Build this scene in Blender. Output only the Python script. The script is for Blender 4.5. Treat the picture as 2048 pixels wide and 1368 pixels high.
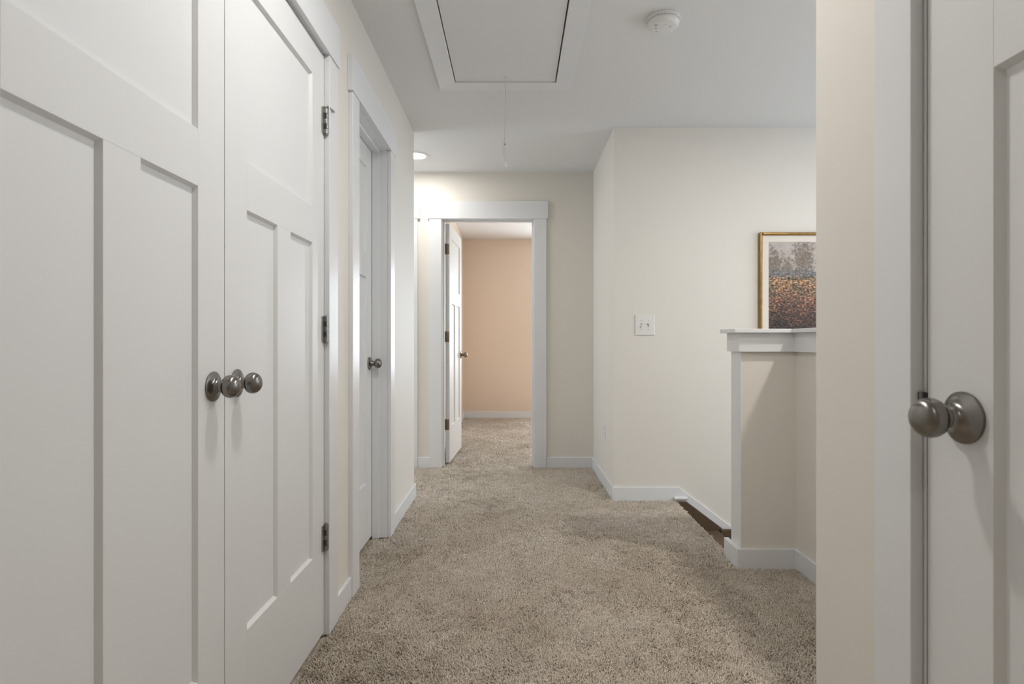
import bpy, bmesh, math, random
import numpy as np
from mathutils import Matrix, Vector

random.seed(4)
RNG = np.random.default_rng(11)
SC = bpy.context.scene
COL = SC.collection
for o in list(bpy.data.objects):
    bpy.data.objects.remove(o)

# ------------------------------------------------------------------ camera
F_PX, CAM_H, CEIL = 1150.0, 1.035, 2.44
cd = bpy.data.cameras.new('camera')
cam = bpy.data.objects.new('camera', cd)
COL.objects.link(cam)
cam.location = (0, 0, CAM_H)
cam.rotation_euler = (math.radians(90), 0, 0)
cd.sensor_width = 36.0
cd.lens = F_PX / 2048 * 36.0
cd.shift_x = -4 / 2048
cd.clip_start = 0.02
cd.dof.use_dof = True
cd.dof.focus_distance = 3.2
cd.dof.aperture_fstop = 9.0
SC.camera = cam

# ------------------------------------------------------------------ world, exposure
w = bpy.data.worlds.new('sky'); SC.world = w; w.use_nodes = True
w.node_tree.nodes['Background'].inputs[0].default_value = (0.72, 0.84, 1.0, 1)
w.node_tree.nodes['Background'].inputs[1].default_value = 1.0
vs = SC.view_settings
vs.view_transform = 'Standard'; vs.look = 'None'; vs.gamma = 1.0
vs.use_curve_mapping = False
vs.exposure = 0.06

CAN_NEAR, CAN_FAR, CAN_STAIR, FILL_BEHIND = 250, 140, 520, 65     # lens radiance of the ceiling lights, the last an added fill
DAY_STAIR, DAY_BED, DAY_HALL = 28, 108, 18                            # daylight through the windows, watts


def area(name, loc, rot, sx, sy, power, color):
    l = bpy.data.lights.new(name, 'AREA'); l.shape = 'RECTANGLE'
    l.size = sx; l.size_y = sy; l.energy = power; l.color = color
    o = bpy.data.objects.new(name, l); COL.objects.link(o)
    o.location = loc; o.rotation_euler = rot
    return o


COOL = (0.78, 0.88, 1.0)
area('daylight_stair_window', (3.50, 2.60, 1.35), (0, math.radians(90), 0), 1.6, 2.0, DAY_STAIR, COOL)
area('daylight_bedroom_window', (1.30, 8.02, 1.34), (math.radians(-90), 0, 0), 1.1, 1.4, DAY_BED, (0.84, 0.92, 1.0))
area('daylight_corridor_window', (-2.90, 4.3, 1.4), (0, math.radians(-90), 0), 1.1, 0.7, DAY_HALL, COOL)

# ------------------------------------------------------------------ materials
MATS = {}


def principled(name, col, rough=0.5, metal=0.0, bump=None, noise=None, spec=None, extra=None):
    m = bpy.data.materials.new(name); m.use_nodes = True
    nt = m.node_tree; b = nt.nodes['Principled BSDF']
    b.inputs['Base Color'].default_value = (*col, 1)
    b.inputs['Roughness'].default_value = rough
    b.inputs['Metallic'].default_value = metal
    if spec is not None:
        b.inputs['Specular IOR Level'].default_value = spec
    tc = nt.nodes.new('ShaderNodeTexCoord')
    if bump:
        sc, st = bump
        n = nt.nodes.new('ShaderNodeTexNoise'); n.inputs['Scale'].default_value = sc
        n.inputs['Detail'].default_value = 3
        nt.links.new(tc.outputs['Object'], n.inputs['Vector'])
        bp = nt.nodes.new('ShaderNodeBump'); bp.inputs['Strength'].default_value = st
        bp.inputs['Distance'].default_value = 0.001
        nt.links.new(n.outputs['Fac'], bp.inputs['Height'])
        nt.links.new(bp.outputs['Normal'], b.inputs['Normal'])
    if noise:
        sc, c2 = noise
        n = nt.nodes.new('ShaderNodeTexNoise'); n.inputs['Scale'].default_value = sc
        n.inputs['Detail'].default_value = 4
        nt.links.new(tc.outputs['Object'], n.inputs['Vector'])
        r = nt.nodes.new('ShaderNodeValToRGB')
        r.color_ramp.elements[0].position = 0.35; r.color_ramp.elements[0].color = (*col, 1)
        r.color_ramp.elements[1].position = 0.68; r.color_ramp.elements[1].color = (*c2, 1)
        nt.links.new(n.outputs['Fac'], r.inputs['Fac'])
        nt.links.new(r.outputs['Color'], b.inputs['Base Color'])
    MATS[name] = m
    return m


def emission(name, col, strength):
    m = bpy.data.materials.new(name); m.use_nodes = True
    nt = m.node_tree; nt.nodes.clear()
    e = nt.nodes.new('ShaderNodeEmission'); e.inputs[0].default_value = (*col, 1); e.inputs[1].default_value = strength
    o = nt.nodes.new('ShaderNodeOutputMaterial'); nt.links.new(e.outputs[0], o.inputs[0])
    MATS[name] = m
    return m


principled('wall_paint', (0.80, 0.760, 0.694), 0.62, bump=(420, 0.10), noise=(0.9, (0.785, 0.746, 0.683)))
principled('peach_paint', (0.80, 0.65, 0.525), 0.65, bump=(420, 0.10), noise=(1.1, (0.785, 0.635, 0.51)))
principled('ceiling_paint', (0.78, 0.775, 0.765), 0.75, bump=(260, 0.18))
principled('trim_paint', (0.79, 0.795, 0.80), 0.32, bump=(180, 0.04))
principled('door_paint', (0.775, 0.775, 0.765), 0.38, bump=(150, 0.05))
principled('door_edge', (0.66, 0.60, 0.52), 0.5)
principled('nickel', (0.235, 0.222, 0.205), 0.27, 1.0)
nt = MATS['nickel'].node_tree; b_ = nt.nodes['Principled BSDF']
b_.inputs['Anisotropic'].default_value = 0.75
tn = nt.nodes.new('ShaderNodeTangent'); tn.direction_type = 'RADIAL'; tn.axis = 'Y'      # brushed round the knob's axis
nt.links.new(tn.outputs[0], b_.inputs['Tangent'])
principled('hinge_metal', (0.36, 0.35, 0.33), 0.35, 1.0)
principled('bronze', (0.24, 0.19, 0.145), 0.35, 1.0)
principled('dark_metal', (0.10, 0.095, 0.09), 0.5, 0.6)
principled('rubber', (0.45, 0.44, 0.42), 0.6)
principled('plastic', (0.80, 0.785, 0.75), 0.35)
principled('white_plastic', (0.76, 0.76, 0.745), 0.4)
principled('grey_print', (0.22, 0.22, 0.22), 0.6)
principled('slot_dark', (0.05, 0.05, 0.05), 0.7)
principled('gold', (0.37, 0.225, 0.075), 0.36, 0.8, noise=(28, (0.27, 0.155, 0.045)))
principled('mat_board', (0.80, 0.74, 0.66), 0.8)
principled('cord', (0.66, 0.62, 0.57), 0.8)
principled('stair_wood', (0.115, 0.070, 0.036), 0.75, noise=(9, (0.085, 0.052, 0.028)))
principled('glass_backing', (0.6, 0.6, 0.6), 0.5)
for k, s in (('near', CAN_NEAR), ('far', CAN_FAR), ('stair', CAN_STAIR), ('behind', FILL_BEHIND)):
    emission('lens_' + k, (1.0, 0.972, 0.938), s)


def glass_material():
    m = bpy.data.materials.new('window_glass'); m.use_nodes = True
    nt = m.node_tree; nt.nodes.clear()
    t = nt.nodes.new('ShaderNodeBsdfTransparent'); g = nt.nodes.new('ShaderNodeBsdfGlossy')
    g.inputs['Roughness'].default_value = 0.02
    x = nt.nodes.new('ShaderNodeMixShader'); x.inputs[0].default_value = 0.06
    o = nt.nodes.new('ShaderNodeOutputMaterial')
    nt.links.new(t.outputs[0], x.inputs[1]); nt.links.new(g.outputs[0], x.inputs[2]); nt.links.new(x.outputs[0], o.inputs[0])
    MATS['window_glass'] = m


glass_material()


def carpet_material():
    m = principled('carpet', (0.42, 0.34, 0.255), 0.95, spec=0.15)
    nt = m.node_tree; b = nt.nodes['Principled BSDF']
    tc = nt.nodes.new('ShaderNodeTexCoord')
    big = nt.nodes.new('ShaderNodeTexNoise'); big.inputs['Scale'].default_value = 2.6; big.inputs['Detail'].default_value = 3
    fine = nt.nodes.new('ShaderNodeTexNoise'); fine.inputs['Scale'].default_value = 170; fine.inputs['Detail'].default_value = 2
    for n in (big, fine):
        nt.links.new(tc.outputs['Object'], n.inputs['Vector'])
    r1 = nt.nodes.new('ShaderNodeValToRGB')
    r1.color_ramp.elements[0].position = 0.34; r1.color_ramp.elements[0].color = (0.72, 0.63, 0.53, 1)
    r1.color_ramp.elements[1].position = 0.66; r1.color_ramp.elements[1].color = (0.83, 0.745, 0.65, 1)
    nt.links.new(big.outputs['Fac'], r1.inputs['Fac'])
    r2 = nt.nodes.new('ShaderNodeValToRGB')
    r2.color_ramp.elements[0].position = 0.32; r2.color_ramp.elements[0].color = (0.62, 0.60, 0.57, 1)
    r2.color_ramp.elements[1].position = 0.62; r2.color_ramp.elements[1].color = (1.08, 1.07, 1.05, 1)
    nt.links.new(fine.outputs['Fac'], r2.inputs['Fac'])
    mx = nt.nodes.new('ShaderNodeMix'); mx.data_type = 'RGBA'; mx.blend_type = 'MULTIPLY'; mx.inputs[0].default_value = 1.0
    nt.links.new(r1.outputs['Color'], mx.inputs[6]); nt.links.new(r2.outputs['Color'], mx.inputs[7])
    nt.links.new(mx.outputs[2], b.inputs['Base Color'])
    bp = nt.nodes.new('ShaderNodeBump'); bp.inputs['Strength'].default_value = 0.5; bp.inputs['Distance'].default_value = 0.004
    nt.links.new(fine.outputs['Fac'], bp.inputs['Height']); nt.links.new(bp.outputs['Normal'], b.inputs['Normal'])


carpet_material()

# ------------------------------------------------------------------ mesh helpers
class MB:
    """collects shapes into one mesh"""
    def __init__(self):
        self.bm = bmesh.new()

    def box(self, x0, x1, y0, y1, z0, z1, bevel=0.0, seg=2):
        b = bmesh.new()
        vs_ = [b.verts.new((x, y, z)) for x in (x0, x1) for y in (y0, y1) for z in (z0, z1)]
        for f in ((0, 1, 3, 2), (4, 6, 7, 5), (0, 4, 5, 1), (2, 3, 7, 6), (0, 2, 6, 4), (1, 5, 7, 3)):
            b.faces.new([vs_[i] for i in f])
        bmesh.ops.recalc_face_normals(b, faces=b.faces[:])
        if bevel:
            bmesh.ops.bevel(b, geom=b.edges[:], offset=bevel, segments=seg, profile=0.5, affect='EDGES')
        self._merge(b)
        return self

    def tray(self, x0, x1, z0, z1, y, T, d, w):
        """sunk door panel: sloping moulding on both faces round a flat field"""
        b = bmesh.new()
        def loop(i, yy):
            return [b.verts.new(p) for p in ((x0 + i, yy, z0 + i), (x1 - i, yy, z0 + i), (x1 - i, yy, z1 - i), (x0 + i, yy, z1 - i))]
        A, B_, C, D_ = loop(w, y + d), loop(0, y + 0.0004), loop(0, y + T - 0.0004), loop(w, y + T - d)
        b.faces.new(A); b.faces.new(D_)
        for P, Q in ((A, B_), (B_, C), (C, D_)):
            for i in range(4):
                b.faces.new((P[i], P[(i + 1) % 4], Q[(i + 1) % 4], Q[i]))
        bmesh.ops.recalc_face_normals(b, faces=b.faces[:])
        self._merge(b)
        return self

    def prism(self, pts, axis, a, c, bevel=0.0):
        """polygon pts in the two other axes, extruded along axis from a to c"""
        b = bmesh.new()
        def P(p, t):
            return {'x': (t, p[0], p[1]), 'y': (p[0], t, p[1]), 'z': (p[0], p[1], t)}[axis]
        A = [b.verts.new(P(p, a)) for p in pts]; C = [b.verts.new(P(p, c)) for p in pts]
        b.faces.new(A); b.faces.new(C[::-1])
        n = len(pts)
        for i in range(n):
            b.faces.new((A[i], C[i], C[(i + 1) % n], A[(i + 1) % n]))
        bmesh.ops.recalc_face_normals(b, faces=b.faces[:])
        if bevel:
            bmesh.ops.bevel(b, geom=b.edges[:], offset=bevel, segments=2, profile=0.5, affect='EDGES')
        self._merge(b)
        return self

    def lathe(self, prof, M=Matrix.Identity(4), n=40):
        """profile of (height along +z, radius), revolved about z and moved by M"""
        b = bmesh.new(); rings = []
        for h, r in prof:
            if r < 1e-6:
                rings.append([b.verts.new(M @ Vector((0, 0, h)))])
            else:
                rings.append([b.verts.new(M @ Vector((r * math.cos(2 * math.pi * i / n), r * math.sin(2 * math.pi * i / n), h))) for i in range(n)])
        for A, C in zip(rings, rings[1:]):
            for i in range(n):
                j = (i + 1) % n
                if len(A) == 1 and len(C) == 1: continue
                if len(A) == 1: b.faces.new((A[0], C[i], C[j]))
                elif len(C) == 1: b.faces.new((A[i], C[0], A[j]))
                else: b.faces.new((A[i], C[i], C[j], A[j]))
        for R in (rings[0], rings[-1]):
            if len(R) > 1: b.faces.new(R)
        bmesh.ops.recalc_face_normals(b, faces=b.faces[:])
        self._merge(b)
        return self

    def tube(self, pts, r, n=10):
        b = bmesh.new(); rings = []
        pts = [Vector(p) for p in pts]
        for k, p in enumerate(pts):
            d = (pts[min(k + 1, len(pts) - 1)] - pts[max(k - 1, 0)]).normalized()
            u = d.orthogonal().normalized() if k == 0 else (u - d * u.dot(d)).normalized()
            v = d.cross(u)
            rr = r[k] if isinstance(r, (list, tuple)) else r
            rings.append([b.verts.new(p + u * rr * math.cos(2 * math.pi * i / n) + v * rr * math.sin(2 * math.pi * i / n)) for i in range(n)])
        for A, C in zip(rings, rings[1:]):
            for i in range(n):
                b.faces.new((A[i], C[i], C[(i + 1) % n], A[(i + 1) % n]))
        b.faces.new(rings[0]); b.faces.new(rings[-1])
        bmesh.ops.recalc_face_normals(b, faces=b.faces[:])
        self._merge(b)
        return self

    def _merge(self, b):
        me = bpy.data.meshes.new('tmp'); b.to_mesh(me); b.free()
        self.bm.from_mesh(me); bpy.data.meshes.remove(me)

    def build(self, name, mat, parent=None, smooth=False, origin=None):
        me = bpy.data.meshes.new(name)
        off = Vector((0, 0, 0))
        if origin is not None:
            off = Vector(origin)
        elif parent is not None and parent.get('_w') is not None:
            off = Vector(parent['_w'])
        bmesh.ops.translate(self.bm, verts=self.bm.verts, vec=-off)
        self.bm.to_mesh(me); self.bm.free()
        me.materials.append(MATS[mat])
        if smooth:
            me.polygons.foreach_set('use_smooth', [True] * len(me.polygons))
            if hasattr(me, 'set_sharp_from_angle'):
                me.set_sharp_from_angle(angle=math.radians(40))
        o = bpy.data.objects.new(name, me); COL.objects.link(o)
        if parent is not None:
            o.parent = parent
        elif origin is not None:
            o.location = off
        return o


def tag(o, label=None, cat=None, group=None, kind=None):
    if label: o['label'] = label
    if cat: o['category'] = cat
    if group: o['group'] = group
    if kind: o['kind'] = kind
    return o


def empty(name, loc, rz=0.0, world=False, **kw):
    """an Empty at a thing's base; world=True: its parts are given in world coordinates"""
    o = bpy.data.objects.new(name, None); COL.objects.link(o)
    o.empty_display_size = 0.1
    o.location = loc; o.rotation_euler = (0, 0, rz)
    if world: o['_w'] = list(loc)
    return tag(o, **kw)


def structure(name, mb, mat, label, cat, **kw):
    return tag(mb.build(name, mat, **kw), label, cat, kind='structure')


# ------------------------------------------------------------------ key planes of the place (metres)
XL, XR = -0.67, 0.578            # faces of the two near side walls
YC, YB = 3.85, 4.75              # end of the left wall, face of the back wall
YP, XP = 3.77, 0.656             # wall above the stairs, side of the alcove
XE = 1.055                       # edge of the landing
WT = 0.115                       # wall thickness
HEAD = 2.05                      # top of door openings

# ------------------------------------------------------------------ floor, ceiling, walls
f = MB()
f.box(-3.1, XE, -1.75, 8.1, -0.22, -0.009)
f.box(XE, 1.45, 0.98, 2.70, -0.22, -0.009)
f.box(XE, 3.6, 3.80, 8.1, -0.22, -0.009)
structure('floor', f, 'carpet', 'floor under the tan carpet of the upstairs hall', 'floor')

HX0, HX1, HY0, HY1 = -0.319, 0.2276, 1.73, 3.101
c = MB()
c.box(-3.1, HX0, -1.75, 8.1, CEIL, CEIL + 0.02)
c.box(HX1, 3.6, -1.75, 8.1, CEIL, CEIL + 0.02)
c.box(HX0, HX1, -1.75, HY0, CEIL, CEIL + 0.02)
c.box(HX0, HX1, HY1, 8.1, CEIL, CEIL + 0.02)
structure('ceiling', c, 'ceiling_paint', 'flat white painted hallway ceiling', 'ceiling')
c = MB()
c.box(HX0 - 0.02, HX1 + 0.02, HY0 - 0.02, HY1 + 0.02, CEIL + 0.2, CEIL + 0.22)
c.box(HX0 - 0.02, HX0, HY0 - 0.02, HY1 + 0.02, CEIL + 0.02, CEIL + 0.2)
c.box(HX1, HX1 + 0.02, HY0 - 0.02, HY1 + 0.02, CEIL + 0.02, CEIL + 0.2)
c.box(HX0, HX1, HY0 - 0.02, HY0, CEIL + 0.02, CEIL + 0.2)
c.box(HX0, HX1, HY1, HY1 + 0.02, CEIL + 0.02, CEIL + 0.2)
structure('ceiling_shaft', c, 'stair_wood', 'unseen shaft above the attic hatch, coloured dark to shade its gap', 'ceiling')  # dark wood colour stands in for the shade inside the hatch gap

CL0, CL1 = 0.636, 2.026          # closet opening along Y
LN0, LN1 = 2.434, 3.042          # linen door opening along Y
J = 0.018
m = MB()
for a, b_ in ((-1.6, CL0 - J), (CL1 + J, LN0 - J), (LN1 + J, YC)):
    m.box(XL - WT, XL, a, b_, -0.02, CEIL)
for a, b_ in ((CL0 - J, CL1 + J), (LN0 - J, LN1 + J)):
    m.box(XL - WT, XL, a, b_, HEAD + J, CEIL)
structure('wall_left', m, 'wall_paint', 'cream wall on the left holding the closet doors', 'wall')
m = MB(); m.box(-3.0, XL - WT, YC - WT, YC, -0.02, CEIL)
structure('wall_corridor', m, 'wall_paint', 'cream wall of the side corridor behind the left corner', 'wall')
m = MB()
m.box(-3.0, -2.88, YC, 3.95, -0.02, CEIL); m.box(-3.0, -2.88, 4.65, YB, -0.02, CEIL)
m.box(-3.0, -2.88, 3.95, 4.65, -0.02, 0.85); m.box(-3.0, -2.88, 3.95, 4.65, 1.95, CEIL)
structure('wall_corridor_end', m, 'wall_paint', 'cream end wall of the side corridor with a window', 'wall')

BD0, BD1 = -0.591, 0.160         # bedroom door opening along X
SD0, SD1 = -1.66, -0.901         # side door opening along X
m = MB()
for a, b_ in ((-3.0, SD0 - J), (SD1 + J, BD0 - J), (BD1 + J, XP + WT)):
    m.box(a, b_, YB, YB + WT, -0.02, CEIL)
for a, b_ in ((SD0 - J, SD1 + J), (BD0 - J, BD1 + J)):
    m.box(a, b_, YB, YB + WT, HEAD + J, CEIL)
structure('wall_back', m, 'wall_paint', 'cream back wall around the open bedroom doorway', 'wall')
m = MB(); m.box(XP, XP + WT, YP + WT, YB, -0.02, CEIL)
m.box(XP, 3.5, YP, YP + WT, -2.6, CEIL)
structure('wall_stair', m, 'wall_paint', 'cream wall above the stairs with light switch and painting', 'wall')

RD0, RD1 = 0.096, 0.806          # right door opening along Y
m = MB()
for a, b_ in ((-1.6, RD0 - J), (RD1 + J, 1.10)):
    m.box(XR, XR + WT, a, b_, -0.02, CEIL)
m.box(XR, XR + WT, RD0 - J, RD1 + J, HEAD + J, CEIL)
m.box(XR + WT, 3.5, 1.10 - WT, 1.10, -2.6, CEIL)
structure('wall_right', m, 'wall_paint', 'cream wall stub beside the near right door', 'wall')
m = MB()
m.box(3.385, 3.5, 1.10, 1.60, -2.6, CEIL); m.box(3.385, 3.5, 3.60, YP, -2.6, CEIL)
m.box(3.385, 3.5, 1.60, 3.60, -2.6, 0.55); m.box(3.385, 3.5, 1.60, 3.60, 2.15, CEIL)
structure('wall_stair_far', m, 'wall_paint', 'cream outer wall at the foot of the stairs', 'wall')
m = MB(); m.box(XE - 0.02, 3.5, 1.0, 3.885, -2.7, -2.6)
structure('floor_lower', m, 'carpet', 'carpeted floor of the storey below the stairs', 'floor')
m = MB(); m.box(-0.9, 0.8, -1.7, -1.6, -0.02, CEIL)
structure('wall_behind', m, 'wall_paint', 'cream wall closing the hall behind the viewer', 'wall')
m = MB(); m.box(XL - 1.0, XL - 0.9, CL0 - 0.3, LN1 + 0.5, -0.02, CEIL)
m.box(XL - 0.9, XL - WT, CL0 - 0.3, CL0 - 0.2, -0.02, CEIL); m.box(XL - 0.9, XL - WT, 2.2, 2.3, -0.02, CEIL)
structure('wall_closet', m, 'wall_paint', 'inner wall of the closets behind the left doors', 'wall')

# bedroom shell
m = MB()
m.box(-0.80, 0.75, 7.86, 7.96, -0.02, CEIL); m.box(1.85, 2.9, 7.86, 7.96, -0.02, CEIL)
m.box(0.75, 1.85, 7.86, 7.96, -0.02, 0.64); m.box(0.75, 1.85, 7.86, 7.96, 2.04, CEIL)
structure('wall_bedroom_back', m, 'peach_paint', 'peach bedroom wall seen through the doorway', 'wall')
m = MB(); m.box(-0.80, -0.69, YB + WT, 7.86, -0.02, CEIL)
structure('wall_bedroom_left', m, 'peach_paint', 'peach bedroom wall behind the open door', 'wall')
m = MB()
m.box(2.8, 2.9, YB + WT, 7.86, -0.02, CEIL)
structure('wall_bedroom_right', m, 'peach_paint', 'peach bedroom wall on the right, out of view', 'wall')
m = MB(); m.box(XP + WT, 2.8, YB, YB + WT, -0.02, CEIL)
structure('wall_bedroom_front', m, 'wall_paint', 'bedroom side of the wall behind the stairs', 'wall')


def window(name, lab, loc, rz, wid, h):
    """local frame: plane x = 0, y across, z up from the sill"""
    t = empty(name, loc, rz, label=lab, cat='window', kind='structure')
    fw, y0, y1, zm = 0.045, -wid / 2, wid / 2, h / 2
    for a in ((y0, y0 + fw), (y1 - fw, y1)):
        MB().box(-0.03, 0.03, *a, 0, h, bevel=0.002).build('window_stile', 'trim_paint', t)
    for a in ((0, fw), (h - fw, h), (zm - 0.02, zm + 0.02)):
        MB().box(-0.028, 0.028, y0 + fw, y1 - fw, *a, bevel=0.002).build('window_rail', 'trim_paint', t)
    for a in ((fw, zm - 0.02), (zm + 0.02, h - fw)):
        MB().box(-0.003, 0.003, y0 + fw, y1 - fw, *a).build('pane', 'window_glass', t)


window('window_1', 'white sash window in the outer wall over the stairs', (3.44, 2.60, 0.55), 0, 2.0, 1.6)
window('window_2', 'white sash window in the peach bedroom wall', (1.30, 7.91, 0.64), math.radians(90), 1.1, 1.4)
window('window_3', 'white sash window at the end of the side corridor', (-2.94, 4.30, 0.85), 0, 0.7, 1.1)

# ------------------------------------------------------------------ door casings
def casing(name, label, loc, rz, wid, depth=WT, stop_y=None, cw=0.10, over=0.014, strike=None, sides=(1, 1)):
    """local frame: x along the opening, y into the wall (0 = wall face), z up"""
    t = empty(name, loc, rz, label=label, cat='door trim', kind='structure')
    rv = 0.006
    if sides[0]:
        MB().box(-rv - cw, -rv, -0.018, 0, 0, HEAD, bevel=0.0015).build('side_casing', 'trim_paint', t)
    if sides[1]:
        MB().box(wid + rv, wid + rv + cw, -0.018, 0, 0, HEAD, bevel=0.0015).build('side_casing', 'trim_paint', t)
    MB().box(-rv - cw - over, wid + rv + cw + over, -0.023, 0, HEAD, 2.195, bevel=0.0015).build('head_casing', 'trim_paint', t)
    MB().box(-J, 0, 0.0005, depth, 0, HEAD).build('side_jamb', 'trim_paint', t)
    MB().box(wid, wid + J, 0.0005, depth, 0, HEAD).build('side_jamb', 'trim_paint', t)
    MB().box(-J, wid + J, 0.0005, depth, HEAD - 0.003, HEAD + J - 0.001).build('head_jamb', 'trim_paint', t)
    if stop_y:
        a, b_ = stop_y
        MB().box(0, 0.011, a, b_, 0, HEAD - 0.003, bevel=0.001).build('door_stop', 'trim_paint', t)
        MB().box(wid - 0.011, wid, a, b_, 0, HEAD - 0.003, bevel=0.001).build('door_stop', 'trim_paint', t)
        MB().box(0.011, wid - 0.011, a, b_, HEAD - 0.014, HEAD - 0.003, bevel=0.001).build('door_stop', 'trim_paint', t)
    if strike:
        s = MB(); s.box(-0.0065, 0.0, -0.0085, 0.001, strike - 0.010, strike + 0.003, bevel=0.0015)
        o = s.build('strike_plate', 'nickel', t); o['label'] = 'small nickel strike lip'
        MB().box(-0.0005, 0.0012, -0.004, 0.002, strike - 0.008, strike + 0.002).build('strike_slot', 'slot_dark', o)
    return t


R90, RM90 = math.radians(90), math.radians(-90)
casing('trim_1', 'white casing framing the double closet doors on the left', (XL, CL0, 0), R90, CL1 - CL0, over=0.006)
casing('trim_2', 'white casing around the recessed door past the closet', (XL, LN0, 0), R90, LN1 - LN0, stop_y=(0.043, 0.079))
casing('trim_3', 'white casing around the open bedroom doorway in the back wall', (BD0, YB, 0), 0, BD1 - BD0, stop_y=(0.04, 0.076), cw=0.1)
casing('trim_4', 'white casing edge at the far left beside the corner', (SD0, YB, 0), 0, SD1 - SD0, stop_y=(0.04, 0.076), over=0.022)
casing('trim_5', 'white casing beside the near door on the right', (XR, RD1, 0), RM90, RD1 - RD0, strike=0.962, cw=0.082, over=0.014)

# ------------------------------------------------------------------ doors
ROSE = [(0.0, 0.0), (0.0, 0.0325), (0.002, 0.0335), (0.0045, 0.0333), (0.0065, 0.0305), (0.0090, 0.0250), (0.0120, 0.0200),
        (0.0155, 0.0165), (0.0195, 0.0142), (0.0240, 0.0132), (0.0242, 0.0)]


def knob_profile(n0):
    """neck from n0 mm, then the egg-shaped ball"""
    return [(n0 - 0.002, 0.0), (n0 - 0.0019, 0.0128), (n0 + 0.005, 0.0128), (n0 + 0.0062, 0.0155), (n0 + 0.0085, 0.0195), (n0 + 0.012, 0.0230),
            (n0 + 0.017, 0.0252), (n0 + 0.0225, 0.0256), (n0 + 0.028, 0.0243), (n0 + 0.033, 0.0215), (n0 + 0.037, 0.0172), (n0 + 0.0403, 0.0115), (n0 + 0.0418, 0.0060), (n0 + 0.0423, 0.0)]


def add_knob(t, x, z, y, side, mat='nickel', short=False):
    R = Matrix.Translation((x, y, z)) @ Matrix.Rotation(math.radians(90 if side < 0 else -90), 4, 'X')
    k = MB().lathe(knob_profile(0.018 if short else 0.0245), R, 48).build('door_knob', mat, t, smooth=True)
    MB().lathe([(h * (0.7 if short else 1.0), r) for h, r in ROSE], R, 48).build('rose', mat, k, smooth=True)
    return k


def add_hinge(t, x, z, y, mat='hinge_metal', stop=False, plate=None):
    """barrel hinge at (x, y), 90 mm tall, knuckles as sub-parts"""
    h = MB()
    h.box(x - 0.022, x - 0.001, y + 0.0035, y + 0.0075, z - 0.045, z + 0.045)
    h.lathe([(z - 0.049, 0.0), (z - 0.0488, 0.0045), (z - 0.045, 0.0050), (z + 0.045, 0.0050), (z + 0.0488, 0.0045), (z + 0.0495, 0.0)],
            Matrix.Translation((x, y, 0)), 14)
    if plate:
        h.box(*plate, z - 0.045, z + 0.045, bevel=0.0008)
    o = h.build('hinge', mat, t, smooth=True)
    for i in range(5):
        a = z - 0.045 + i * 0.018
        MB().lathe([(a + 0.0008, 0.0), (a + 0.0008, 0.0085), (a + 0.0172, 0.0085), (a + 0.0172, 0.0)],
                   Matrix.Translation((x, y, 0)), 16).build('knuckle', mat, o, smooth=True)
    for i in (1, 3):
        a = z - 0.045 + i * 0.018
        MB().box(x - 0.0105, x - 0.0070, y - 0.0045, y + 0.0034, a + 0.001, a + 0.017).build('knuckle_gap', 'slot_dark', o)
    if stop:
        s = MB()
        s.lathe([(z + 0.046, 0.0), (z + 0.046, 0.0095), (z + 0.050, 0.0095), (z + 0.050, 0.0)], Matrix.Translation((x, y, 0)), 16)
        s.tube([(x, y, z + 0.0495), (x + 0.012, y - 0.007, z + 0.055), (x + 0.032, y - 0.016, z + 0.049)], 0.0030, 10)
        s.tube([(x, y, z + 0.0495), (x - 0.010, y - 0.010, z + 0.050)], 0.0030, 10)
        so = s.build('pin_stop', mat, o, smooth=True)
        so['label'] = 'hinge pin door stop arm'
        MB().tube([(x + 0.031, y - 0.0155, z + 0.0495), (x + 0.036, y - 0.018, z + 0.047)], 0.0048, 12).build('stop_tip', 'rubber', o, smooth=True)
    return o


HZ = (1.811, 1.08, 0.348)


def make_door(name, label, loc, rz, wid, z0=0.014, z1=2.04, stile=0.11, mid=0.095, knob_x=None, knob_z=0.936,
              sides=(-1,), knob_mat='nickel', cat='door', y=0.0, short=False):
    """three-panel craftsman door; local x along its width, front face at y, z up"""
    t = empty(name, loc, rz, label=label, cat=cat, kind='structure')
    T, D = 0.035, 0.012
    zb, zl0, zl1, zt = 0.312, 1.366, 1.487, 1.930
    B = 0.0004
    def bar(nm, x0, x1, a, b_):
        return MB().box(x0, x1, y, y + T, a, b_, bevel=B, seg=1).build(nm, 'door_paint', t)
    bar('stile', 0, stile, z0, z1); bar('stile', wid - stile, wid, z0, z1)
    bar('rail', stile, wid - stile, z0, zb); bar('rail', stile, wid - stile, zl0, zl1); bar('rail', stile, wid - stile, zt, z1)
    xm0, xm1 = wid / 2 - mid / 2, wid / 2 + mid / 2
    bar('mullion', xm0, xm1, zb, zl0)
    for x0, x1, a, b_ in ((stile, xm0, zb, zl0), (xm1, wid - stile, zb, zl0), (stile, wid - stile, zl1, zt)):
        MB().tray(x0, x1, a, b_, y, T, 0.0105, 0.0058).build('panel', 'door_paint', t)
    if knob_x is not None:
        for s in sides:
            add_knob(t, knob_x, knob_z, y if s < 0 else y + T, s, knob_mat, short)
    return t


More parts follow.
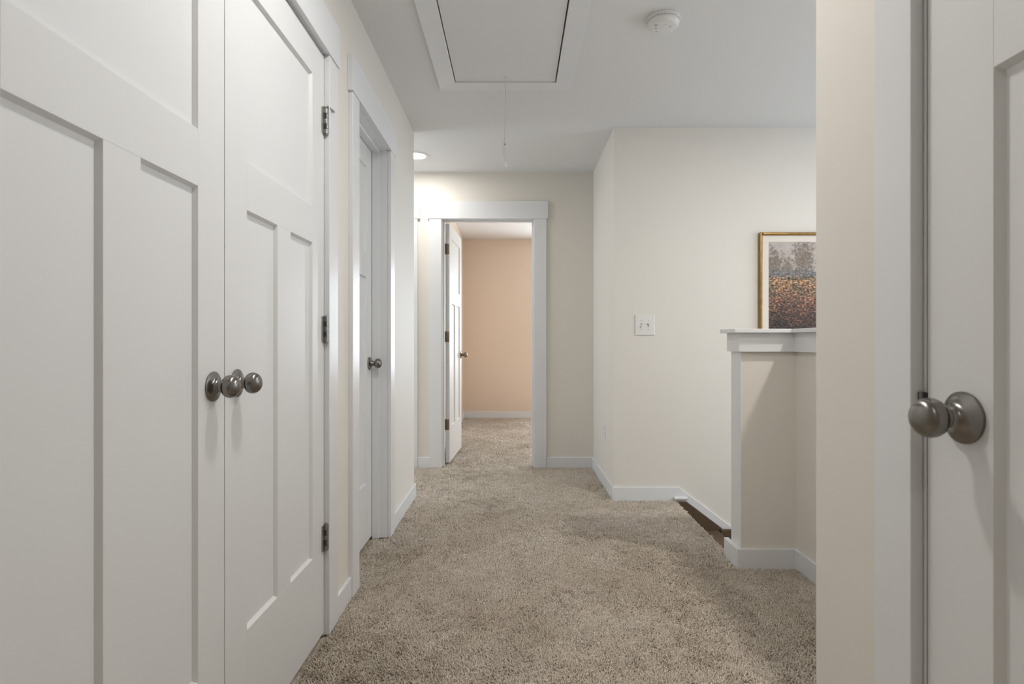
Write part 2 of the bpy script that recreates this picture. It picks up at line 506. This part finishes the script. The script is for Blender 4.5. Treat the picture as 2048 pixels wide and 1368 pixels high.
mid_gap = 1.331
d1 = make_door('door_1', 'white panel closet door nearest on the left, cut by the frame', (XL, CL0 + 0.004, 0), R90, mid_gap - 0.0015 - CL0 - 0.004, knob_x=mid_gap - 0.0015 - CL0 - 0.004 - 0.050, short=True)
for z in HZ:
    add_hinge(d1, -0.003, z, -0.0065)
W2 = CL1 - 0.004 - mid_gap - 0.0015
d2 = make_door('door_2', 'white panel closet door with three hinges on its right edge', (XL, mid_gap + 0.0015, 0), R90, W2, knob_x=0.056, short=True)
for i, z in enumerate(HZ):
    add_hinge(d2, W2 + 0.002, z, -0.0085, stop=(i == 0))
make_door('door_3', 'white panel door recessed deep in its frame past the closet', (XL - 0.081, LN0 + 0.003, 0), R90, LN1 - LN0 - 0.006, knob_x=LN1 - LN0 - 0.006 - 0.060, knob_z=0.924)
d4 = make_door('door_4', 'white panel door standing open into the peach bedroom', (-0.546, YB + WT + 0.012, 0), math.radians(87.2), 0.715, z0=0.012, knob_x=0.715 - 0.06, knob_z=0.912, sides=(-1, 1), knob_mat='bronze')
for z in (1.824, 1.08, 0.335):
    add_hinge(d4, -0.006, z, 0.041, mat='bronze', plate=(-0.0022, 0.0, 0.004, 0.036))
make_door('door_5', 'white panel door at the right edge of the view, very near', (XR, RD1 - 0.003, 0), RM90, RD1 - RD0 - 0.006, knob_x=0.066, knob_z=0.938)
make_door('door_6', 'white panel door of the side corridor behind the left corner', (SD0 + 0.003, YB + 0.078, 0), 0, SD1 - SD0 - 0.006, knob_x=0.06)

# ------------------------------------------------------------------ baseboards
BH, BT = 0.085, 0.013


def baseboard(name, label, *boxes):
    m = MB()
    for x0, x1, y0, y1 in boxes:
        m.box(x0, x1, y0, y1, -0.009, BH, bevel=0.0025, seg=2)
    return structure(name, m, 'trim_paint', label, 'baseboard')


baseboard('baseboard_left', 'short white baseboard between the closet and the recessed door', (XL, XL + BT, CL1 + 0.106, LN0 - 0.106))
baseboard('baseboard_corner', 'white baseboard on the left wall running to its corner', (XL, XL + BT, LN1 + 0.106, YC + BT), (XL - 1.2, XL, YC, YC + BT))
baseboard('baseboard_back', 'white baseboard on the back wall right of the bedroom door', (BD1 + 0.106, XP - BT, YB - BT, YB))
baseboard('baseboard_back_left', 'tiny white baseboard between the two back wall casings', (SD1 + 0.106, BD0 - 0.106, YB - BT, YB))
baseboard('baseboard_alcove', 'white baseboard along the alcove side under the outlet', (XP - BT, XP, YP - BT, YB))
baseboard('baseboard_right', 'white baseboard on the wall stub beside the near right door', (XR - BT, XR, RD1 + 0.09, 1.10 + BT), (XR, 1.287, 1.10, 1.10 + BT))
baseboard('baseboard_bedroom', 'white baseboard under the peach bedroom wall', (-0.69, 2.8, 7.86 - BT, 7.86), (-0.69, -0.69 + BT, YB + WT, 7.86 - BT))
# level run by the stairs, then the sloping skirt along the flight
SL = 0.748
x0, x1 = 1.077, 3.30
m = MB()
m.prism([(XP, -0.009), (x0 + 0.05, -0.009), (x1, -0.009 - SL * (x1 - x0 - 0.05) - 0.01), (x1, BH - SL * (x1 - x0)), (x0, BH), (XP, BH)], 'y', YP - BT, YP, bevel=0.002)
structure('baseboard_stair', m, 'trim_paint', 'white baseboard that bends down along the stairs', 'baseboard')
m = MB()
m.lathe([(0, 0), (0.0, 0.0075), (0.003, 0.0115), (0.084, 0.0115), (0.087, 0.0075), (0.087, 0)],
        Matrix.Translation((1.042, YP - BT - 0.0125, 0.0165)) @ Matrix.Rotation(R90, 4, 'Y'), 20)
structure('trim_6', m, 'trim_paint', 'small white rounded nosing stub at the top of the stairs', 'trim')

# ------------------------------------------------------------------ staircase
RISE, RUN = 0.187, 0.25
st = empty('staircase', (XE, 3.27, -2.6), world=True, label='dark wooden stairs going down behind the half wall', cat='stairs')
for k in range(1, 10):
    xa = XE + RUN * (k - 1)
    MB().box(xa - 0.002, xa + RUN + 0.022, 2.775, YP - 0.036, -RISE * k - 0.028, -RISE * k, bevel=0.006).build('tread', 'stair_wood', st)
for k in range(0, 10):
    xa = XE + RUN * k
    MB().box(xa, xa + 0.018, 2.775, YP - 0.036, -RISE * (k + 1) - 0.001, -RISE * k - 0.028 if k else -0.020).build('riser', 'stair_wood', st)
a = XE + 0.008
s0 = a
MB().prism([(s0, -0.010), (1.125, -0.010), (3.28, -0.018 - SL * (3.28 - 1.127)), (3.28, -0.018 - SL * (3.28 - 1.127) - 0.30), (s0, -0.30)],
           'y', YP - 0.036, YP - BT - 0.0005, bevel=0.001).build('stringer', 'stair_wood', st)
MB().box(1.335, 1.41, YP - 0.06, YP - 0.036, -0.32, -0.178, bevel=0.004).build('stringer_block', 'stair_wood', st)

# ------------------------------------------------------------------ half wall by the stairs
hw = empty('wall_half', (1.2, 2.7, 0), world=True, label='low cream half wall with white cap around the stairwell', cat='half wall', kind='structure')
HX, HY, HXI = 1.05, 2.65, 1.30
m = MB()
m.prism([(HX, HY), (HXI, HY), (HXI, 1.10), (HXI + WT, 1.10), (HXI + WT, HY + WT), (HX, HY + WT)], 'z', -0.9, 1.078)
m.build('wall_body', 'wall_paint', hw)
MB().box(HX - 0.005, HX, HY - 0.001, HY + WT + 0.001, 0.0, 0.992).build('end_board', 'trim_paint', hw)
MB().box(HX - 0.02, HXI, HY - 0.018, HY, 0.990, 1.077, bevel=0.001).build('apron', 'trim_paint', hw)
MB().box(HX - 0.02, HX, HY, HY + WT + 0.018, 0.990, 1.077, bevel=0.001).build('apron', 'trim_paint', hw)
MB().box(HXI - 0.018, HXI, 1.10, HY - 0.018, 0.990, 1.077, bevel=0.001).build('apron', 'trim_paint', hw)
MB().prism([(1.003, 2.61), (1.262, 2.61), (1.300, 2.648), (1.455, 2.803), (1.003, 2.803)], 'z', 1.077, 1.095, bevel=0.0015).build('cap', 'trim_paint', hw)
MB().prism([(1.262, 1.10), (1.455, 1.10), (1.455, 2.803), (1.262, 2.61)], 'z', 1.077, 1.095, bevel=0.0015).build('cap', 'trim_paint', hw)
baseboard('baseboard_half_wall', 'white baseboard wrapping the foot of the half wall', (1.022, HXI, HY - BT, HY), (1.022, HX - 0.005, HY, 2.80), (HXI - BT, HXI, 1.113, HY - BT))

# ------------------------------------------------------------------ attic hatch
hc = ((HX0 + HX1) / 2, HY1, CEIL)
ah = empty('attic_hatch', hc, world=True, label='white attic hatch in the ceiling with mitred trim and pull cord', cat='hatch')
tw, tz0 = 0.09, CEIL - 0.009
e = 0.0015
o0, o1, q0, q1 = HX0 - tw, HX1 + tw, HY0 - tw, HY1 + 0.087
for pts in ([(HX0, HY1), (HX1, HY1), (o1, q1), (o0, q1)], [(HX0, HY0), (HX1, HY0), (o1, q0), (o0, q0)],
            [(HX0, HY0), (HX0, HY1), (o0, q1), (o0, q0)], [(HX1, HY0), (HX1, HY1), (o1, q1), (o1, q0)]):
    MB().prism(pts, 'z', tz0, CEIL - 0.0002, bevel=0.0008).build('hatch_trim', 'trim_paint', ah)
MB().box(HX0 + 0.0045, HX1 - 0.0060, HY0 + 0.004, HY1 - 0.0025, CEIL - 0.0015, CEIL + 0.008).build('hatch_panel', 'ceiling_paint', ah)
cx, cy = hc[0], 3.043
pts = []
for i in range(25):
    t_ = i / 24
    pts.append((cx + 0.0035 * math.sin(t_ * 7) * t_, cy + 0.004 * math.sin(t_ * 5), CEIL - t_ * 0.455))
pc = MB().tube(pts, 0.0021, 8).build('pull_cord', 'cord', ah, smooth=True)
lp = [(cx - 0.002 - 0.010 * math.sin(math.pi * i / 12), cy + 0.001, CEIL - 0.315 - 0.135 * i / 12) for i in range(13)]
pc2 = MB().tube(lp, 0.0013, 8).build('cord_tail', 'cord', pc, smooth=True)
pc2.matrix_parent_inverse.identity()
for v in pc2.data.vertices: v.co -= Vector(hc)
k = MB().lathe([(0, 0), (0.002, 0.003), (0.006, 0.0042), (0.010, 0.003), (0.012, 0)], Matrix.Translation((pts[19][0] - hc[0], pts[19][1] - hc[1], pts[19][2] - hc[2] - 0.006)), 12).build('knot', 'grey_print', pc, smooth=True)
MB().lathe([(0, 0), (0.001, 0.0055), (0.014, 0.0045), (0.028, 0.0022), (0.030, 0)], Matrix.Translation((pts[-1][0] - hc[0], pts[-1][1] - hc[1], pts[-1][2] - hc[2] - 0.026)), 16).build('pull_handle', 'white_plastic', pc, smooth=True)
MB().lathe([(0, 0), (0, 0.004), (0.002, 0.004), (0.002, 0)], Matrix.Translation((cx, cy, CEIL - 0.0022)), 12).build('cord_hole', 'grey_print', ah)

# ------------------------------------------------------------------ recessed ceiling lights
def recessed(lens_key, x, y, label):
    t = empty('recessed_light', (x, y, CEIL), label=label, cat='ceiling light', group='recessed ceiling lights')
    MB().lathe([(0.0, 0.066), (0.0, 0.096), (-0.003, 0.0955), (-0.0065, 0.088), (-0.0065, 0.070), (-0.003, 0.066), (0.0, 0.066)][:-1], n=48).build('trim_ring', 'white_plastic', t, smooth=True)
    MB().lathe([(-0.0015, 0.0), (-0.0015, 0.066), (-0.0035, 0.0655), (-0.0045, 0.05), (-0.005, 0.0)], n=48).build('lens', 'lens_' + lens_key, t, smooth=True)
    return t


recessed('far', -0.735, 4.33, 'lit recessed ceiling light half hidden by the left corner')
recessed('near', -0.06, 1.36, 'recessed ceiling light just outside the view before the attic hatch')
recessed('stair', 1.85, 2.05, 'recessed ceiling light outside the view beyond the half wall')
recessed('behind', -0.06, -0.7, 'added fill light behind the viewer, shaped as a recessed light')  # unseen lamp added as fill for the near hall

# ------------------------------------------------------------------ smoke detector
sx, sy = 0.648, 2.50
sd = empty('smoke_detector', (sx, sy, CEIL), label='round white smoke detector on the ceiling', cat='smoke detector')
MB().lathe([(0, 0), (0, 0.071), (-0.004, 0.0735), (-0.011, 0.0735), (-0.013, 0.070), (-0.013, 0)], n=56).build('base_plate', 'white_plastic', sd, smooth=True)
MB().lathe([(-0.013, 0), (-0.013, 0.0655), (-0.0155, 0.0655), (-0.0155, 0)], n=56).build('vent_gap', 'grey_print', sd)
bd = MB().lathe([(-0.0155, 0), (-0.0155, 0.0675), (-0.019, 0.0690), (-0.030, 0.0660), (-0.0375, 0.0580), (-0.0395, 0.0540), (-0.0395, 0)], n=56).build('body', 'white_plastic', sd, smooth=True)
MB().lathe([(-0.0394, 0), (-0.0394, 0.013), (-0.0415, 0.012), (-0.0420, 0)], Matrix.Translation((0.010, -0.018, 0)), 28).build('test_button', 'plastic', sd, smooth=True)
for i in range(28):
    an = 2 * math.pi * i / 28
    MB().box(-0.0022, 0.0022, 0.0655, 0.0700, -0.0160, -0.0125).build('vent_rib', 'white_plastic', bd).rotation_euler = (0, 0, an)
MB().box(-0.042, -0.030, -0.026, -0.019, -0.0400, -0.0392).build('printed_mark', 'grey_print', bd)
MB().box(-0.034, -0.028, -0.002, 0.004, -0.0400, -0.0392).build('printed_mark', 'grey_print', bd)
MB().lathe([(-0.0392, 0), (-0.0392, 0.0028), (-0.0406, 0.002), (-0.0408, 0)], Matrix.Translation((-0.022, 0.028, 0)), 12).build('indicator', 'grey_print', bd)
MB().box(0.016, 0.034, -0.010, -0.006, -0.0400, -0.0392).build('printed_line', 'rubber', bd)
MB().box(0.018, 0.030, -0.018, -0.015, -0.0400, -0.0392).build('printed_line', 'rubber', bd)

# ------------------------------------------------------------------ light switch and outlet
sw = empty('light_switch', (0.857, YP, 1.146), label='double toggle light switch plate on the cream stair wall', cat='switch')
m = MB(); m.prism([(-0.067, 0), (-0.0625, -0.0062), (0.0625, -0.0062), (0.067, 0)], 'z', -0.066, 0.066, bevel=0.0018)
m.build('plate', 'plastic', sw)
for x, up in ((-0.023, -1), (0.023, 1)):
    MB().box(x - 0.0055, x + 0.0055, -0.0066, -0.0055, -0.0125, 0.0125).build('toggle_slot', 'rubber', sw)
    g = MB(); g.prism([(-0.006, 0.0065 + up * 0.004), (-0.006, -0.0065 + up * 0.004), (-0.019, -0.003 + up * 0.011), (-0.019, 0.004 + up * 0.011)], 'x', x - 0.0042, x + 0.0042, bevel=0.0012)
    g.build('toggle', 'white_plastic', sw)
    for z in (-0.030, 0.030):
        MB().lathe([(0, 0), (0, 0.0032), (0.0012, 0.0026), (0.0014, 0)], Matrix.Translation((x, -0.0060, z)) @ Matrix.Rotation(R90, 4, 'X'), 12).build('screw', 'rubber', sw, smooth=True)

ou = empty('wall_outlet', (XP, 4.145, 0.393), RM90, label='white outlet plate low on the alcove side wall', cat='outlet')
m = MB(); m.prism([(-0.0375, 0), (-0.034, -0.006), (0.034, -0.006), (0.0375, 0)], 'z', -0.063, 0.063, bevel=0.0016)
m.build('plate', 'white_plastic', ou)
for z in (-0.020, 0.020):
    r_ = MB().box(-0.016, 0.016, -0.0085, -0.006, z - 0.014, z + 0.014, bevel=0.001).build('receptacle', 'plastic', ou)
    for x in (-0.006, 0.006):
        MB().box(x - 0.001, x + 0.001, -0.0089, -0.0084, z - 0.004, z + 0.005).build('slot', 'slot_dark', r_)

# small nail left in the peach wall
nl = MB().lathe([(0, 0), (0, 0.0012), (0.010, 0.0012), (0.0102, 0.004), (0.0118, 0.004), (0.012, 0)], Matrix.Rotation(R90, 4, 'X'), 12)
no = nl.build('wall_nail', 'dark_metal', None, smooth=True); no.location = (0.085, 7.86, 2.072)
tag(no, 'tiny dark nail in the peach bedroom wall', 'nail')

# ------------------------------------------------------------------ framed painting
def painting_material(x0, x1, z0, z1):
    m = bpy.data.materials.new('painting'); m.use_nodes = True
    nt = m.node_tree; N = nt.nodes; L = nt.links
    b = N['Principled BSDF']; b.inputs['Roughness'].default_value = 0.55
    tc = N.new('ShaderNodeTexCoord'); sp = N.new('ShaderNodeSeparateXYZ'); L.new(tc.outputs['Object'], sp.inputs[0])

    def mr(src, a, c, d=0.0, e_=1.0):
        n = N.new('ShaderNodeMapRange'); n.inputs[1].default_value = a; n.inputs[2].default_value = c
        n.inputs[3].default_value = d; n.inputs[4].default_value = e_; L.new(src, n.inputs[0]); return n.outputs[0]

    def math_(op, a, c):
        n = N.new('ShaderNodeMath'); n.operation = op
        for i, v in enumerate((a, c)):
            if isinstance(v, (int, float)): n.inputs[i].default_value = v
            else: L.new(v, n.inputs[i])
        return n.outputs[0]

    def noise(scale, stretch=(1, 1, 1), detail=4):
        mp = N.new('ShaderNodeMapping'); mp.inputs['Scale'].default_value = stretch
        L.new(tc.outputs['Object'], mp.inputs[0])
        n = N.new('ShaderNodeTexNoise'); n.inputs['Scale'].default_value = scale; n.inputs['Detail'].default_value = detail
        L.new(mp.outputs[0], n.inputs['Vector']); return n.outputs['Fac']

    def ramp(src, stops):
        r = N.new('ShaderNodeValToRGB'); L.new(src, r.inputs[0]); els = r.color_ramp.elements
        while len(els) < len(stops): els.new(0.5)
        for el, (p, c_) in zip(els, stops): el.position = p; el.color = (*c_, 1)
        return r.outputs[0]

    def mix(fac, a, c, mode='MIX'):
        n = N.new('ShaderNodeMix'); n.data_type = 'RGBA'; n.blend_type = mode
        if isinstance(fac, (int, float)): n.inputs[0].default_value = fac
        else: L.new(fac, n.inputs[0])
        L.new(a, n.inputs[6]); L.new(c, n.inputs[7]); return n.outputs[2]

    zz, xx = sp.outputs['Z'], sp.outputs['X']
    v = mr(zz, z0, z1)                                  # 0 foot .. 1 top
    wob = math_('MULTIPLY', math_('SUBTRACT', noise(14, (1, 1, 2.2)), 0.5), 0.22)
    vv = math_('ADD', v, wob)
    strokes = noise(80, (0.8, 1, 1.25), 8)
    dots = noise(30, (0.6, 1, 1.4), 5)
    field_base = ramp(vv, [(0.24, (0.036, 0.025, 0.021)), (0.37, (0.080, 0.048, 0.038)), (0.47, (0.135, 0.082, 0.060)), (0.58, (0.200, 0.135, 0.090)), (0.66, (0.265, 0.185, 0.110)), (0.72, (0.215, 0.180, 0.130))])
    light = ramp(strokes, [(0.38, (0.30, 0.28, 0.27)), (0.5, (0.95, 0.92, 0.90)), (0.60, (2.2, 2.1, 2.0)), (0.70, (3.6, 3.4, 3.3))])
    warm = ramp(dots, [(0.38, (0.48, 0.52, 0.52)), (0.50, (0.95, 0.93, 0.90)), (0.64, (1.35, 1.08, 0.95))])
    field = mix(1.0, mix(1.0, field_base, light, 'MULTIPLY'), warm, 'MULTIPLY')
    sky = mix(0.35, ramp(noise(20, (1, 1, 1)), [(0.35, (0.44, 0.40, 0.37)), (0.65, (0.56, 0.50, 0.455))]), ramp(strokes, [(0.3, (0.36, 0.33, 0.31)), (0.7, (0.60, 0.53, 0.48))]))
    # tree crowns: soft ellipses broken up by noise
    crown = None
    for cx_, cz_, rx, rz_ in ((x0 + 0.020, z1 - 0.150, 0.085, 0.13), (x0 + 0.128, z1 - 0.175, 0.05, 0.10), (x0 + 0.232, z1 - 0.115, 0.085, 0.15), (x0 + 0.42, z1 - 0.16, 0.10, 0.13), (x0 + 0.55, z1 - 0.13, 0.07, 0.14)):
        dx = math_('DIVIDE', math_('SUBTRACT', xx, cx_), rx); dz = math_('DIVIDE', math_('SUBTRACT', zz, cz_), rz_)
        d = math_('SQRT', math_('ADD', math_('MULTIPLY', dx, dx), math_('MULTIPLY', dz, dz)), 0.0)
        q = math_('SUBTRACT', 1.25, d)
        crown = q if crown is None else math_('MAXIMUM', crown, q)
    crown = math_('ADD', crown, math_('MULTIPLY', math_('SUBTRACT', noise(55, (1, 1, 1), 5), 0.5), 2.2))
    cmask = mr(crown, 0.15, 0.75)
    tree = ramp(noise(95, (1, 1, 0.7), 3), [(0.35, (0.115, 0.092, 0.072)), (0.52, (0.215, 0.165, 0.125)), (0.7, (0.33, 0.245, 0.190))])
    up = mix(math_('MULTIPLY', cmask, 0.9), sky, tree)
    hedge = ramp(noise(85, (0.7, 1, 1), 4), [(0.35, (0.10, 0.095, 0.09)), (0.55, (0.21, 0.195, 0.19)), (0.7, (0.40, 0.39, 0.40))])
    hmask = mr(math_('ADD', v, math_('MULTIPLY', math_('SUBTRACT', noise(40), 0.5), 0.12)), 0.775, 0.745)
    up = mix(hmask, up, hedge)
    gmask = mr(math_('ADD', v, math_('MULTIPLY', math_('SUBTRACT', noise(30), 0.5), 0.02)), 0.712, 0.702)
    col = mix(gmask, up, field)
    L.new(col, b.inputs['Base Color'])
    bp = N.new('ShaderNodeBump'); bp.inputs['Strength'].default_value = 0.25; bp.inputs['Distance'].default_value = 0.001
    L.new(strokes, bp.inputs['Height']); L.new(bp.outputs['Normal'], b.inputs['Normal'])
    MATS['painting'] = m


PX0, PX1, PZ0, PZ1 = 1.600, 2.30, 0.86, 1.750
pf = empty('framed_painting', (PX0, YP, PZ0), world=True, label='gold framed autumn field painting hanging above the half wall', cat='painting')
fw = 0.019
for bx in ((PX0, PX0 + fw, PZ0, PZ1), (PX1 - fw, PX1, PZ0, PZ1), (PX0 + fw, PX1 - fw, PZ1 - fw, PZ1), (PX0 + fw, PX1 - fw, PZ0, PZ0 + fw)):
    MB().box(bx[0], bx[1], YP - 0.030, YP - 0.002, bx[2], bx[3], bevel=0.006, seg=3).build('frame_side', 'gold', pf, smooth=True)
ax0, ax1, az0, az1 = PX0 + fw + 0.044, PX1 - fw - 0.044, PZ0 + fw + 0.044, PZ1 - fw - 0.042
for bx in ((PX0 + fw, ax0, PZ0 + fw, PZ1 - fw), (ax1, PX1 - fw, PZ0 + fw, PZ1 - fw), (ax0, ax1, az1, PZ1 - fw), (ax0, ax1, PZ0 + fw, az0)):
    MB().box(bx[0], bx[1], YP - 0.0150, YP - 0.0125, bx[2], bx[3]).build('mat', 'mat_board', pf)
painting_material(ax0 - PX0, ax1 - PX0, az0 - PZ0, az1 - PZ0)
MB().box(ax0, ax1, YP - 0.0128, YP - 0.008, az0, az1).build('canvas', 'painting', pf)

# ------------------------------------------------------------------ carpet pile
def vnoise(x, y, s, seed):
    r = np.random.default_rng(seed); G = r.random((128, 128))
    u, v = x * s + 40.3, y * s + 17.7
    i, j = np.floor(u).astype(int), np.floor(v).astype(int); a, b_ = u - i, v - j
    a = a * a * (3 - 2 * a); b_ = b_ * b_ * (3 - 2 * b_)
    g = lambda p, q: G[p % 128, q % 128]
    return (g(i, j) * (1 - a) + g(i + 1, j) * a) * (1 - b_) + (g(i, j + 1) * (1 - a) + g(i + 1, j + 1) * a) * b_


def pile():
    regs = [(-0.66, 0.575, 0.95, 1.25, 60e3), (-0.66, 1.285, 1.25, 2.63, 60e3), (-0.66, XE, 2.63, 3.755, 38e3),
            (-0.85, XP - BT, 3.755, YB - BT, 26e3), (BD0 + 0.012, BD1 - 0.012, YB - BT, YB + WT, 22e3), (-0.67, 0.62, YB + WT, 7.84, 13e3),
            (XL - 0.079, XL, LN0 + 0.012, LN1 - 0.012, 40e3)]
    X, Y, S = [], [], []
    for x0, x1, y0, y1, d in regs:
        n = int((x1 - x0) * (y1 - y0) * d)
        X.append(RNG.uniform(x0, x1, n)); Y.append(RNG.uniform(y0, y1, n))
        S.append(np.full(n, math.sqrt(60e3 / d)))
    X, Y, S = map(np.concatenate, (X, Y, S))
    keep = ~((X > XE - 0.004) & (Y > 2.62)) & ~((X > 1.015) & (X < 1.30) & (Y > 2.63) & (Y < 2.81))
    X, Y, S = X[keep], Y[keep], S[keep]
    keep = ~((X > XP - BT - 0.004) & (Y > YP - BT - 0.012))
    X, Y, S = X[keep], Y[keep], S[keep]
    n = len(X)
    S = np.minimum(S, 1.9)
    big1, big2 = vnoise(X, Y, 2.3, 1) - 0.5, vnoise(X, Y, 2.3, 2) - 0.5
    mid1, mid2 = vnoise(X, Y, 22, 3) - 0.5, vnoise(X, Y, 22, 4) - 0.5
    H = (0.0120 + 0.0035 * (vnoise(X, Y, 45, 5) - 0.5) + RNG.normal(0, 0.0010, n)) * (0.85 + 0.15 * S)
    tx = (0.75 * big1 + 0.9 * mid1 + RNG.normal(0, 0.38, n)) * H
    ty = (0.75 * big2 + 0.9 * mid2 + RNG.normal(0, 0.38, n)) * H
    rb, rt = 0.0021 * S, 0.0017 * S
    ang = RNG.uniform(0, 2 * np.pi, n)
    V = np.zeros((n, 7, 3), np.float32)
    for k in range(3):
        c_, s_ = np.cos(ang + k * 2.0944), np.sin(ang + k * 2.0944)
        V[:, k] = np.stack([X + rb * c_, Y + rb * s_, np.full(n, -0.0095)], 1)
        c2, s2 = np.cos(ang + 0.8 + k * 2.0944), np.sin(ang + 0.8 + k * 2.0944)
        V[:, 3 + k] = np.stack([X + tx * 0.75 + rt * c2, Y + ty * 0.75 + rt * s2, -0.0095 + H * 0.75], 1)
    V[:, 6] = np.stack([X + tx * 1.1, Y + ty * 1.1, -0.0095 + H], 1)
    quads = np.array([(0, 1, 4, 3), (1, 2, 5, 4), (2, 0, 3, 5)]); tris = np.array([(3, 4, 6), (4, 5, 6), (5, 3, 6)])
    base = (np.arange(n) * 7)[:, None]
    loops = np.concatenate([(base[:, :, None] + quads[None]).reshape(n, -1), (base[:, :, None] + tris[None]).reshape(n, -1)], 1).ravel()
    starts = (np.arange(n)[:, None] * 21 + np.array([0, 4, 8, 12, 15, 18])[None]).ravel()
    me = bpy.data.meshes.new('carpet_pile')
    me.vertices.add(n * 7); me.vertices.foreach_set('co', V.ravel())
    me.loops.add(len(loops)); me.loops.foreach_set('vertex_index', loops.astype(np.int32))
    me.polygons.add(len(starts)); me.polygons.foreach_set('loop_start', starts.astype(np.int32))
    me.polygons.foreach_set('use_smooth', np.ones(len(starts), bool))
    me.update(calc_edges=True); me.validate()
    me.materials.append(MATS['carpet'])
    o = bpy.data.objects.new('carpet_pile', me); COL.objects.link(o)
    tag(o, 'tan cut pile of the wall to wall carpet', 'carpet', kind='stuff')
    print('carpet tufts', n)


pile()

for o in bpy.data.objects:
    if '_w' in o: del o['_w']
